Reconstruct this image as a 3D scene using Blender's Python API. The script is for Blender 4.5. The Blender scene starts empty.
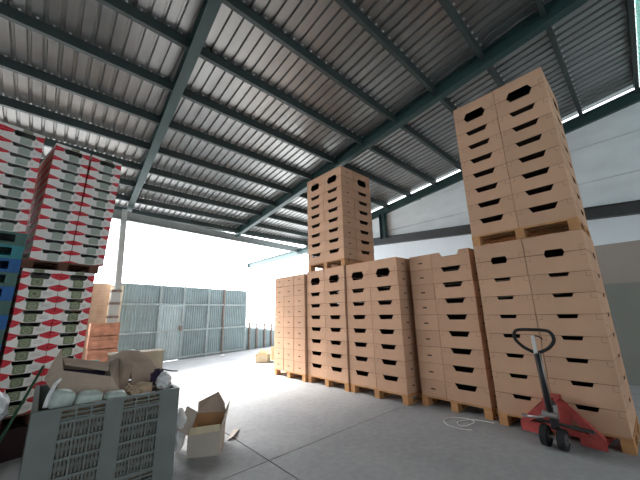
import bpy, bmesh, math, random
from mathutils import Vector, Matrix, noise
random.seed(7)
PI = math.pi
scn = bpy.context.scene
col = scn.collection

# ------------------------------------------------------------------ materials
def new_mat(name, rgb, rough=.7, metal=0., var=.0, vscale=6., spec=.3, bump=0., bscale=40., rnd=0., stretch=None, alpha=None):
    m = bpy.data.materials.new(name); m.use_nodes = True
    nt = m.node_tree; b = nt.nodes['Principled BSDF']
    b.inputs['Roughness'].default_value = rough; b.inputs['Metallic'].default_value = metal
    b.inputs['Specular IOR Level'].default_value = spec
    b.inputs['Base Color'].default_value = (*rgb, 1)
    N = nt.nodes.new; Lk = nt.links.new
    if var or bump:
        tc = N('ShaderNodeTexCoord'); mp = N('ShaderNodeMapping'); Lk(tc.outputs['Object'], mp.inputs['Vector'])
        if stretch: mp.inputs['Scale'].default_value = stretch
    last = None
    if var:
        n = N('ShaderNodeTexNoise'); n.inputs['Scale'].default_value = vscale; n.inputs['Detail'].default_value = 6
        Lk(mp.outputs[0], n.inputs['Vector'])
        r = N('ShaderNodeMapRange'); r.inputs['From Min'].default_value = .3; r.inputs['From Max'].default_value = .7
        r.inputs['To Min'].default_value = 1 - var; r.inputs['To Max'].default_value = 1 + var
        Lk(n.outputs['Fac'], r.inputs['Value']); last = r.outputs[0]
    if rnd:
        oi = N('ShaderNodeObjectInfo'); r2 = N('ShaderNodeMapRange'); r2.inputs['To Min'].default_value = 1 - rnd; r2.inputs['To Max'].default_value = 1 + rnd
        Lk(oi.outputs['Random'], r2.inputs['Value'])
        if last:
            mu = N('ShaderNodeMath'); mu.operation = 'MULTIPLY'; Lk(last, mu.inputs[0]); Lk(r2.outputs[0], mu.inputs[1]); last = mu.outputs[0]
        else: last = r2.outputs[0]
    if last:
        vm = N('ShaderNodeVectorMath'); vm.operation = 'SCALE'; vm.inputs[0].default_value = rgb; Lk(last, vm.inputs['Scale'])
        Lk(vm.outputs[0], b.inputs['Base Color'])
    if bump:
        n2 = N('ShaderNodeTexNoise'); n2.inputs['Scale'].default_value = bscale; n2.inputs['Detail'].default_value = 4
        Lk(mp.outputs[0], n2.inputs['Vector']); bp = N('ShaderNodeBump'); bp.inputs['Strength'].default_value = bump; bp.inputs['Distance'].default_value = .01
        Lk(n2.outputs['Fac'], bp.inputs['Height']); Lk(bp.outputs[0], b.inputs['Normal'])
    return m

M = {}
M['card'] = new_mat('corrugated_cardboard', (.585, .365, .243), .85, var=.05, vscale=3, rnd=.06, spec=.1)
M['cut'] = new_mat('cardboard_cut_seam_shade', (.27, .145, .085), .9)  # tab cuts, and the painted shade of crate seams
M['cardside'] = new_mat('cardboard_side_shade', (.52, .34, .22), .85, var=.06, vscale=4, spec=.1)  # brown of the produce box ends, with side shading painted in
M['greycard'] = new_mat('weathered_cardboard', (.46, .36, .29), .9, var=.12, vscale=5, bump=.15, bscale=25, spec=.1)
M['cartonout'] = new_mat('pale_carton_paper', (.50, .44, .38), .8, var=.08, vscale=5)
M['cartonin'] = new_mat('carton_inner_brown', (.46, .26, .13), .85, var=.1, vscale=7)
M['wood'] = new_mat('pallet_wood', (.52, .27, .12), .8, var=.2, vscale=5, bump=.15, bscale=30, rnd=.12, stretch=(1, 1, 1))
M['paleplank'] = new_mat('pale_plank_wood', (.62, .50, .36), .8, var=.12, vscale=8)
M['darkwood'] = new_mat('dark_pallet_wood', (.13, .062, .042), .85, var=.25, vscale=6)
M['redwood'] = new_mat('reddish_crate_wood', (.37, .175, .11), .8, var=.25, vscale=9, rnd=.15)
M['white'] = new_mat('white_printed_board', (.80, .785, .75), .6, var=.04, vscale=4, rnd=.04)
M['red'] = new_mat('red_print', (.62, .035, .055), .6, rnd=.08)
M['emblem'] = new_mat('green_emblem_print', (.20, .235, .14), .6, rnd=.12)
M['emblem_light'] = new_mat('emblem_ring_print', (.40, .44, .32), .6)
M['emblem_pale'] = new_mat('pale_green_emblem_print', (.37, .44, .40), .6, rnd=.1)
M['faint'] = new_mat('faint_grey_print', (.50, .50, .46), .6)
M['blue'] = new_mat('blue_plastic', (.012, .11, .33), .45, rnd=.15, var=.1)
M['teal'] = new_mat('teal_plastic', (.03, .22, .25), .45, rnd=.15, var=.1)
M['olive'] = new_mat('grey_green_plastic', (.07, .15, .13), .5, rnd=.15, var=.1)
M['maroon'] = new_mat('dark_maroon_plastic', (.035, .014, .017), .6, var=.15)
M['grey'] = new_mat('grey_plastic', (.17, .19, .178), .55, var=.12, vscale=5, bump=.05)
M['greydark'] = new_mat('dirty_grey_plastic', (.135, .142, .13), .65, var=.2, vscale=12)
M['steelgreen'] = new_mat('dark_green_painted_steel', (.028, .062, .060), .45, var=.12, vscale=3, spec=.4)
M['purlin'] = new_mat('green_painted_purlin_steel', (.034, .05, .048), .5, var=.12, vscale=3, spec=.4)
M['rail'] = new_mat('dark_grey_steel', (.045, .048, .05), .5, var=.1, spec=.4)
M['galv'] = new_mat('galvanised_roof_sheet', (.33, .335, .33), .36, metal=.8, var=.14, vscale=1.2, spec=.4, stretch=(3, .5, 1))
M['gate'] = new_mat('grey_blue_sheet_metal', (.29, .37, .39), .5, metal=.1, var=.12, vscale=2.5)
M['gatelight'] = new_mat('pale_blue_sheet_metal', (.46, .56, .59), .5, metal=.1, var=.12, vscale=2.5)
M['gateframe'] = new_mat('grey_gate_frame_paint', (.36, .42, .43), .5, var=.15, vscale=6)
M['rust'] = new_mat('rusty_steel', (.24, .19, .165), .8, var=.3, vscale=12)
M['concrete'] = new_mat('precast_concrete', (.68, .735, .75), .85, var=.09, vscale=1.4, stretch=(1, 1, 2.5), bump=.05)
M['wallwhite'] = new_mat('white_wall_paint', (.70, .77, .81), .8, var=.03, vscale=1.2)
M['wallbeige'] = new_mat('beige_wall_paint', (.34, .30, .265), .8, var=.03, vscale=1.2)
M['wallgreen'] = new_mat('grey_green_wall_paint', (.24, .25, .225), .8, var=.04, vscale=1.2)
M['block'] = new_mat('tan_masonry_block', (.56, .38, .26), .9, var=.12, vscale=6, bump=.2)
M['pillar'] = new_mat('cream_rendered_pillar', (.62, .55, .43), .9, var=.1, vscale=6)
M['postgrey'] = new_mat('light_grey_post_paint', (.42, .45, .44), .6, var=.06)
M['jackred'] = new_mat('worn_red_paint', (.46, .075, .065), .45, var=.22, vscale=9, spec=.4)
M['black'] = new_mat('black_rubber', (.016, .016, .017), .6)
M['blacksteel'] = new_mat('black_painted_steel', (.025, .025, .027), .4, spec=.5)
M['wheel'] = new_mat('grey_nylon_wheel', (.10, .10, .10), .5)
M['steel'] = new_mat('bare_steel', (.38, .37, .36), .35, metal=.8)
M['tag'] = new_mat('pale_lever_plate', (.62, .62, .58), .5)
M['plasticbag'] = new_mat('pale_green_plastic_film', (.52, .60, .55), .35, var=.12, vscale=14, bump=.4, bscale=30)
M['whitebag'] = new_mat('white_plastic_film', (.74, .75, .76), .35, var=.1, vscale=20, bump=.5, bscale=40)
M['greenplastic'] = new_mat('green_plastic', (.02, .26, .14), .45, var=.1)
M['greenstrap'] = new_mat('dark_green_strap', (.025, .10, .05), .5)
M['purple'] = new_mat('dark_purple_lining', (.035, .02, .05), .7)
M['paper'] = new_mat('crumpled_kraft_paper', (.47, .34, .23), .9, var=.15, vscale=15)
M['cream'] = new_mat('cream_carton_paper', (.66, .56, .38), .85, var=.1, vscale=8)
M['mortar'] = new_mat('grey_tan_mortar', (.40, .32, .25), .95)
M['beamgrey'] = new_mat('weathered_beam_paint', (.24, .27, .27), .6, var=.06)
M['glint'] = new_mat('pale_glint_dot', (.75, .75, .74), .4)
M['cardshade'] = new_mat('cardboard_inner_shade', (.045, .03, .022), .9)  # near-black crate inside: shade painted in so slots and holes look dark
M['cord'] = new_mat('white_cord', (.72, .72, .70), .7)

def floor_mat():
    m = bpy.data.materials.new('worn_concrete_floor'); m.use_nodes = True; nt = m.node_tree; b = nt.nodes['Principled BSDF']
    N = nt.nodes.new; Lk = nt.links.new
    tc = N('ShaderNodeTexCoord')
    n1 = N('ShaderNodeTexNoise'); n1.inputs['Scale'].default_value = .9; n1.inputs['Detail'].default_value = 8; n1.inputs['Roughness'].default_value = .65
    n2 = N('ShaderNodeTexNoise'); n2.inputs['Scale'].default_value = 14; n2.inputs['Detail'].default_value = 5
    Lk(tc.outputs['Object'], n1.inputs['Vector']); Lk(tc.outputs['Object'], n2.inputs['Vector'])
    r = N('ShaderNodeValToRGB'); r.color_ramp.elements[0].position = .3; r.color_ramp.elements[1].position = .72
    r.color_ramp.elements[0].color = (.315, .315, .318, 1); r.color_ramp.elements[1].color = (.415, .415, .418, 1)
    Lk(n1.outputs['Fac'], r.inputs['Fac'])
    mx = N('ShaderNodeMixRGB'); mx.blend_type = 'MULTIPLY'; mx.inputs['Fac'].default_value = .5
    r2 = N('ShaderNodeMapRange'); r2.inputs['From Min'].default_value = .3; r2.inputs['From Max'].default_value = .7; r2.inputs['To Min'].default_value = .8; r2.inputs['To Max'].default_value = 1.12
    Lk(n2.outputs['Fac'], r2.inputs['Value']); Lk(r.outputs[0], mx.inputs['Color1']); Lk(r2.outputs[0], mx.inputs['Color2'])
    Lk(mx.outputs[0], b.inputs['Base Color'])
    b.inputs['Roughness'].default_value = .7; b.inputs['Specular IOR Level'].default_value = .2
    bp = N('ShaderNodeBump'); bp.inputs['Strength'].default_value = .12; bp.inputs['Distance'].default_value = .01
    Lk(n2.outputs['Fac'], bp.inputs['Height']); Lk(bp.outputs[0], b.inputs['Normal'])
    return m
M['floor'] = floor_mat()

# ------------------------------------------------------------------ mesh builder
class MB:
    def __init__(s): s.v = []; s.f = []; s.m = []; s.mats = []; s.sm = []
    def mi(s, mat):
        if mat not in s.mats: s.mats.append(mat)
        return s.mats.index(mat)
    def add(s, vs, fs, mat, smooth=False):
        o = len(s.v); s.v += [tuple(p) for p in vs]; k = s.mi(mat)
        for f in fs: s.f.append(tuple(o + i for i in f)); s.m.append(k); s.sm.append(smooth)
    def box(s, a, b, mat, T=None):
        x0, y0, z0 = a; x1, y1, z1 = b
        vs = [Vector(p) for p in ((x0,y0,z0),(x1,y0,z0),(x1,y1,z0),(x0,y1,z0),(x0,y0,z1),(x1,y0,z1),(x1,y1,z1),(x0,y1,z1))]
        if T: vs = [T @ v for v in vs]
        s.add(vs, [(0,3,2,1),(4,5,6,7),(0,1,5,4),(1,2,6,5),(2,3,7,6),(3,0,4,7)], mat); return s
    def cbox(s, c, size, mat, T=None):
        return s.box([c[i]-size[i]/2 for i in range(3)], [c[i]+size[i]/2 for i in range(3)], mat, T)
    def slab(s, poly, off, mat, T=None):
        # polygon (list of 3D points) extruded by vector off
        off = Vector(off); P = [Vector(p) for p in poly]; n = len(P); Q = [p + off for p in P]
        nrm = sum(((P[i]-P[0]).cross(P[(i+1) % n]-P[0]) for i in range(1, n)), Vector())
        if nrm.dot(off) > 0: P.reverse(); Q.reverse()
        vs = P + Q
        if T: vs = [T @ v for v in vs]
        fs = [tuple(range(n)), tuple(range(2*n-1, n-1, -1))] + [(i, i+n, (i+1) % n + n, (i+1) % n) for i in range(n)]
        s.add(vs, fs, mat); return s
    def tube(s, pts, r, mat, n=8, T=None, closed=False, smooth=True):
        P = [Vector(p) for p in pts]; rings = []; K = len(P); prev = None
        for i, p in enumerate(P):
            if closed: t = P[(i+1) % K] - P[i-1]
            else: t = P[min(i+1, K-1)] - P[max(i-1, 0)]
            t.normalize()
            if prev is None:
                a = Vector((0,0,1)) if abs(t.z) < .9 else Vector((1,0,0)); u = t.cross(a).normalized()
            else: u = (prev - t * prev.dot(t)).normalized()
            prev = u; w = t.cross(u)
            rr = r[i] if isinstance(r, (list, tuple)) else r
            rings.append([p + (u*math.cos(2*PI*j/n) + w*math.sin(2*PI*j/n))*rr for j in range(n)])
        vs = [v for R in rings for v in R]
        if T: vs = [T @ v for v in vs]
        fs = []
        for i in range(K if closed else K-1):
            a, b = i*n, ((i+1) % K)*n
            fs += [(a+j, a+(j+1) % n, b+(j+1) % n, b+j) for j in range(n)]
        if not closed: fs += [tuple(range(n-1, -1, -1)), tuple(range((K-1)*n, K*n))]
        s.add(vs, fs, mat, smooth); return s
    def cyl(s, a, b, r, mat, n=20, T=None): return s.tube([a, b], r, mat, n, T, smooth=False)
    def prism(s, prof, origin, ux, uy, path, mat):
        # 2D profile extruded along path vector
        o = Vector(origin); ux = Vector(ux); uy = Vector(uy)
        return s.slab([o + ux*p[0] + uy*p[1] for p in prof], path, mat)
    def build(s, name, parent=None, label=None, cat=None, group=None, kind=None, loc=None, rot=None):
        me = bpy.data.meshes.new(name); me.from_pydata(s.v, [], s.f)
        for mt in s.mats: me.materials.append(M[mt] if isinstance(mt, str) else mt)
        for p, k, sm in zip(me.polygons, s.m, s.sm): p.material_index = k; p.use_smooth = sm
        me.update()
        o = bpy.data.objects.new(name, me); col.objects.link(o)
        if parent: o.parent = parent
        if loc is not None: o.location = loc
        if rot is not None: o.rotation_euler = rot
        tag(o, label, cat, group, kind); return o
def tag(o, label=None, cat=None, group=None, kind=None):
    if label: o['label'] = label
    if cat: o['category'] = cat
    if group: o['group'] = group
    if kind: o['kind'] = kind
    return o
def empty(name, loc, rz, label, cat, group=None):
    o = bpy.data.objects.new(name, None); col.objects.link(o); o.location = loc; o.rotation_euler = (0, 0, rz); o.empty_display_size = .1
    return tag(o, label, cat, group)
def copy_tree(o, parent=None):
    c = o.copy(); col.objects.link(c)
    if parent: c.parent = parent
    for ch in [x for x in bpy.data.objects if x.parent == o]: copy_tree(ch, c)
    return c
ORD = ['topmost', 'second from top', 'third from top', 'fourth from top', 'fifth from top', 'sixth from top', 'seventh from top', 'eighth from top',
       'ninth from top', 'tenth from top', 'eleventh from top', 'twelfth from top', 'thirteenth from top']

# ------------------------------------------------------------------ camera
F_PX = 293.08; YAW, PITCH, ROLL = [math.radians(a) for a in (42.4235, 13.8606, -1.29)]
fw = Vector((math.sin(YAW)*math.cos(PITCH), math.cos(YAW)*math.cos(PITCH), math.sin(PITCH)))
rt = Vector((math.cos(YAW), -math.sin(YAW), 0)); up = rt.cross(fw)
rt2 = rt*math.cos(ROLL) + up*math.sin(ROLL); up2 = up*math.cos(ROLL) - rt*math.sin(ROLL)
cd = bpy.data.cameras.new('camera'); cam = bpy.data.objects.new('camera', cd); col.objects.link(cam)
mw = Matrix((rt2, up2, -fw)).transposed().to_4x4(); mw.translation = (0, 0, 1.42); cam.matrix_world = mw
cd.sensor_width = 36; cd.lens = F_PX/640*36; cd.clip_start = .02; cd.clip_end = 400
scn.camera = cam

# ------------------------------------------------------------------ setting
XW = 8.14
SL = -.1154
def zroof(y, d=0.): return 5.475 + SL*y + d
def structure(mb, name, label=None): return mb.build(name, kind='structure', label=label)

# floor with joints cut as shallow dark gaps
fl = MB()
xs = [-14, -2.4, 1.85, 6.1, 30]; ys = [-12, -1.4, 2.85, 7.1, 30]; g = .006
for i in range(4):
    for j in range(4):
        fl.box((xs[i] + (g if i else 0), ys[j] + (g if j else 0), -.12), (xs[i+1] - (g if i < 3 else 0), ys[j+1] - (g if j < 3 else 0), 0), 'floor')
fl.box((-14, -12, -.2), (30, 30, -.05), 'black')
structure(fl, 'floor', 'grey concrete floor with straight saw-cut joints')

# roof sheet
def roof_sheet(x0, x1, y0, y1, mat, name, label):
    mb = MB(); per = .16; n = int((x1-x0)/per); vs = []; fs = []; prof = []
    for i in range(n):
        x = x0 + i*per
        prof += [(x, 0), (x+.108, 0), (x+.118, .034), (x+.146, .034)]
    prof.append((x0+n*per, 0))
    for (x, dz) in prof:
        for y in (y0, y1): vs.append((x, y, zroof(y, .14+dz)))
    k = len(prof)
    fs = [(2*i, 2*i+1, 2*i+3, 2*i+2) for i in range(k-1)]
    vs2 = [(a, b, c+.004) for a, b, c in vs]; o = len(vs)
    mb.add(vs + vs2, fs + [tuple(o+i for i in reversed(f)) for f in fs], mat)
    return structure(mb, name, label)
roof_sheet(-9.0, XW+.02, -.66, 9.85, 'galv', 'ceiling', 'corrugated metal roof sheet seen from below')
sky_m = bpy.data.materials.new('translucent_roof_panel'); sky_m.use_nodes = True
b = sky_m.node_tree.nodes['Principled BSDF']; b.inputs['Base Color'].default_value = (.45, .66, .62, 1); b.inputs['Transmission Weight'].default_value = .0; b.inputs['Roughness'].default_value = .5
tr = sky_m.node_tree.nodes.new('ShaderNodeBsdfTranslucent'); tr.inputs['Color'].default_value = (.40, .62, .57, 1)
ms = sky_m.node_tree.nodes.new('ShaderNodeMixShader'); ms.inputs[0].default_value = .25
out = sky_m.node_tree.nodes['Material Output']
sky_m.node_tree.links.new(b.outputs[0], ms.inputs[1]); sky_m.node_tree.links.new(tr.outputs[0], ms.inputs[2]); sky_m.node_tree.links.new(ms.outputs[0], out.inputs['Surface'])
M['skylight'] = sky_m
roof_sheet(-9.0, XW+.02, -1.6, -.68, 'skylight', 'ceiling', 'pale translucent roof panel beside the last purlin')
roof_sheet(-9.0, XW+.02, -9, -1.62, 'galv', 'ceiling', 'corrugated metal roof sheet over the near bays')

# purlins
py = [-.62, .24, 1.08, 1.92, 2.80, 3.67, 4.54, 5.43, 6.33, 7.21, 8.05, 8.92, 9.72]
for i, y in enumerate(py):
    mb = MB(); z = zroof(y, .14); h = .15; w = .062; t = .006
    prof = [(0, 0), (w, 0), (w, -t), (t, -t), (t, -h+t), (w-t, -h+t), (w-t, -h+.022), (w, -h+.022), (w, -h), (0, -h)]
    mb.prism(prof, (-9, y-.03, z), (0, 1, 0), (0, 0, 1), (9+XW, 0, 0), 'purlin')
    structure(mb, 'ceiling_beam', 'dark green steel purlin running under the roof sheet, number %s from the gate side' % ['thirteen','twelve','eleven','ten','nine','eight','seven','six','five','four','three','two','one'][i])
mb = MB()  # pale dots drawn in place of light glints through the sheet ribs
for y in py[1:]:
    for i in range(int((XW+9)/.16)):
        x = -9 + i*.16 + .132
        mb.cbox((x-.078, y-.048, zroof(y-.048, .14)-.006), (.018, .018, .012), 'glint')
        mb.cbox((x-.078, y-.048, zroof(y-.048, .14)-.001), (.03, .03, .003), 'glint')
structure(mb, 'ceiling_glints', 'pale dots standing in for light glints along the purlins')
# rafters
def ibeam(mb, a, b, w, h, mat, tf=.012, upv=(0, 0, 1)):
    a = Vector(a); b = Vector(b); d = (b-a); t = d.normalized(); s_ = t.cross(Vector(upv)).normalized(); u = s_.cross(t)
    tw = tf*.8
    prof = [(-w/2, -h/2), (w/2, -h/2), (w/2, -h/2+tf), (tw/2, -h/2+tf), (tw/2, h/2-tf), (w/2, h/2-tf), (w/2, h/2), (-w/2, h/2), (-w/2, h/2-tf), (-tw/2, h/2-tf), (-tw/2, -h/2+tf), (-w/2, -h/2+tf)]
    mb.prism(prof, a, s_, u, d, mat)
for X, y0, y1, nm in ((None, -9, 9.3, 'above the open back post'), (4.72, -9, 9.9, 'above the far crate tower'), (XW, -9, 9.9, 'along the top of the concrete wall'), (-2.6, -9, 9.0, 'above the leftmost stack'), (-6.3, -9, 9.0, 'beyond the leftmost stack')):
    dz = -.06 if X == XW else -.01
    fx = (lambda y: .80 + .052*y) if X is None else (lambda y, X=X: X + (.012*(y-4) if X == 4.72 else 0))
    mb = MB(); ibeam(mb, (fx(y0), y0, zroof(y0, dz)), (fx(y1), y1, zroof(y1, dz)), .14, .25, 'steelgreen')
    structure(mb, 'roof_beam', 'dark green steel rafter ' + nm)
# back post and skewed tie beam
mb = MB(); ibeam(mb, (1.27, 9.2, 2.1), (1.17, 9.2, zroof(9.2, -.16)), .13, .16, 'postgrey', upv=(0, 1, 0))
structure(mb, 'support_column', 'grey steel post at the open back of the shed')
mb = MB(); ibeam(mb, (-3.5, 8.35, 3.99), (9.0, 10.57, 4.25), .12, .24, 'beamgrey')
structure(mb, 'tie_beam', 'long grey steel beam across the open back under the eave')
mb = MB(); mb.box((-9, 9.78, zroof(9.8, -.02)), (XW, 9.83, zroof(9.8, .15)), 'purlin'); structure(mb, 'eave_trim', 'thin steel trim along the back roof edge')

# right wall
mb = MB()
def wallquad(y0, y1, zf0, zf1, mat, x=XW, t=.18):
    # y-range with bottom and top given as functions of y
    P = [(x, y0, zf0(y0)), (x, y1, zf0(y1)), (x, y1, zf1(y1)), (x, y0, zf1(y0))]
    mb.slab(P, (t, 0, 0), mat)
rail = lambda y: 3.25 + .083*y
wallquad(-9, 7.6, lambda y: -.05, lambda y: 1.84 + 0*y, 'wallgreen')
wallquad(-9, 7.6, lambda y: 1.84, lambda y: 2.62, 'wallbeige')
wallquad(-9, 7.6, lambda y: 2.62, lambda y: rail(y), 'wallwhite')
ztop = lambda y: zroof(y, -.17)
s1 = lambda y: 3.985 + .012*y; s2 = lambda y: 4.93
wallquad(-9, 7.2, lambda y: rail(y)+.06, lambda y: min(s1(y), ztop(y))-.012, 'concrete', XW+.02)
wallquad(-9, 4.4, lambda y: s1(y), lambda y: min(4.78, ztop(y)), 'concrete', XW+.02)
wallquad(4.4, 7.2, lambda y: s1(y), lambda y: ztop(y), 'concrete', XW+.02)
wallquad(-9, 4.2, lambda y: 4.79, lambda y: ztop(y), 'concrete', XW+.02)
structure(mb, 'wall_right', 'long side wall with concrete panels over a white, beige and grey-green painted wall')
mb = MB(); ibeam(mb, (XW-.06, -9, rail(-9)), (XW-.06, 7.6, rail(7.6)), .14, .25, 'rail')
structure(mb, 'wall_beam', 'dark steel rail between the concrete panels and the painted wall')
mb = MB(); ibeam(mb, (XW-.06, 8.6, 4.10), (XW-.06, 14.85, 4.07), .1, .26, 'steelgreen'); mb.cbox((XW-.06, 14.86, 4.07), (.14, .02, .28), 'steelgreen')
structure(mb, 'wall_beam', 'light grey steel beam running out past the gate')
mb = MB(); ibeam(mb, (XW-.1, 5.6, 3.78), (XW-.1, 5.6, zroof(5.6, -.16)), .16, .2, 'steelgreen', upv=(0, 1, 0))
structure(mb, 'wall_column', 'short green steel column on the concrete panel wall')

mb = MB(); mb.slab([(-5.2, -8, 0), (-5.2, 9.5, 0), (-5.2, 9.5, zroof(9.5, .1)), (-5.2, -8, zroof(-8, .1))], (-.15, 0, 0), 'concrete'); structure(mb, 'wall_left_unseen', 'unseen left side wall added to hold back light')  # unseen wall, added to block light from the left
# ------------------------------------------------------------------ gate and low fence
GA = math.radians(12); GQ = Vector((1.47, 10.417, 0))
def corr(mb, u0, u1, z0, z1, per, amp, mat, y=0.):
    n = int((u1-u0)/(per/4)); vs = []
    for i in range(n+1):
        u = u0 + (u1-u0)*i/n; dy = y + amp*[0, 1, 1, 0][i % 4]
        f = i/n
        vs += [(u, dy, z0 if not callable(z0) else z0(f)), (u, dy, z1 if not callable(z1) else z1(f))]
    o = len(vs); vs += [(a, b+.003, c) for a, b, c in vs]
    fs = [(2*i, 2*i+2, 2*i+3, 2*i+1) for i in range(n)]
    mb.add(vs, fs + [tuple(o+j for j in reversed(f)) for f in fs], mat)
gt = empty('metal_gate', GQ, GA, 'tall grey-blue corrugated metal gate with light frame rails across the yard', 'gate')
GW = 4.74; seg = [-.05, 1.22, 2.02, 2.98, 3.66, GW]
sg = MB()
for i in range(5):
    if i == 1: continue
    corr(sg, seg[i], seg[i+1], .0, 2.40 - .008*i, .085, .022, 'gate')
corr(sg, seg[1], seg[2], 1.80, 2.39, .085, .022, 'gate')
sg.build('corrugated_sheet', gt)
d_ = MB(); corr(d_, seg[1]+.02, seg[2]-.02, .01, 1.76, .085, .02, 'gatelight'); wd = d_.build('wicket_door', gt, label='paler blue wicket door in the gate')
MB().cbox((seg[2]-.05, -.05, 1.0), (.1, .06, .16), 'rust').build('latch', wd)
for z, n_ in ((.93, 1), (1.78, 1), (.07, 0)):
    MB().box((-.05, -.05, z-.03), (GW, -.003, z+.03), 'gateframe').build('rail', gt)
for i, u in enumerate(seg):
    m_ = 'rust' if i == 4 else 'gateframe'
    MB().box((u-.03, -.055, .0), (u+.03, -.004, 2.40), m_).build('post', gt)
# low fence
lf = empty('low_fence', (6.13, 11.41, 0), GA, 'low corrugated metal fence running on from the end of the gate', 'fence')
m_ = MB(); corr(m_, 0, 2.0, .0, lambda f: .87-.25*f, .085, .022, 'gate'); m_.build('corrugated_sheet', lf)
m_ = MB(); m_.slab([(0, -.04, .87), (2.0, -.04, .62), (2.0, -.04, .67), (0, -.04, .92)], (0, .03, 0), 'gateframe'); m_.build('rail', lf)
for u, h in ((.22, 1.1), (.62, 1.08), (1.08, 1.03), (1.5, .98)):
    m_ = MB(); m_.box((u-.035, -.06, 0), (u+.035, -.0, h), 'rust'); m_.build('post', lf)
m_ = MB(); m_.tube([(.1, -.03, 1.02), (1.9, -.03, .86)], .012, 'steel'); m_.build('wire', lf)

# masonry and pillar by the gate
mb = MB()
for r in range(8):
    x = -5.2 + (.15 if r % 2 else 0)
    xs_ = [-5.2] + [x + .3*k for k in range(1, 22) if -5.2 < x + .3*k < 1.05] + [1.16]
    for a_, b_ in zip(xs_, xs_[1:]): mb.box((a_+.004, 9.55, r*.286), (b_-.004, 9.79, r*.286+.278), 'block')
mb.box((-5.2, 9.56, 0), (1.155, 9.78, 2.28), 'mortar'); mb.build('wall_far', kind='structure', label='short tan block wall beside the grey post')
MB().box((1.17, 9.85, 0), (1.5, 10.3, 2.28), 'pillar').build('gate_column', kind='structure', label='cream rendered pillar at the hinge side of the gate')
pb = empty('post_stub', (1.24, 9.2, 0), 0, 'pale concrete post base with dark straps under the grey post', 'post')
m_ = MB(); m_.box((-.1, -.09, 0), (.1, .09, 2.1), 'postgrey'); m_.build('shaft', pb)
for z in (2.06, 1.75, 1.42):
    m_ = MB(); m_.box((-.115, -.105, z-.03), (.115, .105, z+.03), 'rust'); m_.build('strap', pb)
# reddish wooden crates in front of the block wall
def wood_crate(loc, rz, label, sx=.5, sy=.36, h=.26):
    t = empty('wooden_crate', loc, rz, label, 'crate', 'reddish wooden crates by the block wall')
    for k in range(3):
        z = .012 + k*(h-.02)/3
        m_ = MB()
        for sgn in (-1, 1):
            m_.box((-sx/2, sgn*sy/2-.006, z), (sx/2, sgn*sy/2+.006, z+(h-.02)/3-.006), 'redwood')
            m_.box((sgn*sx/2-.006, -sy/2, z), (sgn*sx/2+.006, sy/2, z+(h-.02)/3-.006), 'redwood')
        m_.build('slat_row', t)
    for a in (-1, 1):
        for b_ in (-1, 1):
            m_ = MB(); m_.cbox((a*(sx/2-.025), b_*(sy/2-.025), h/2), (.035, .035, h), 'redwood'); m_.build('corner_post', t)
    m_ = MB(); m_.box((-sx/2, -sy/2, .0), (sx/2, sy/2, .012), 'redwood'); m_.build('base', t)
wcx, wcy = .98, 8.0
for k in range(5):
    wood_crate((wcx + random.uniform(-.015, .015), wcy, k*.262), random.uniform(-.03, .03), 'reddish slatted wooden crate, %s in the stack by the block wall' % ORD[4-k])

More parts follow.
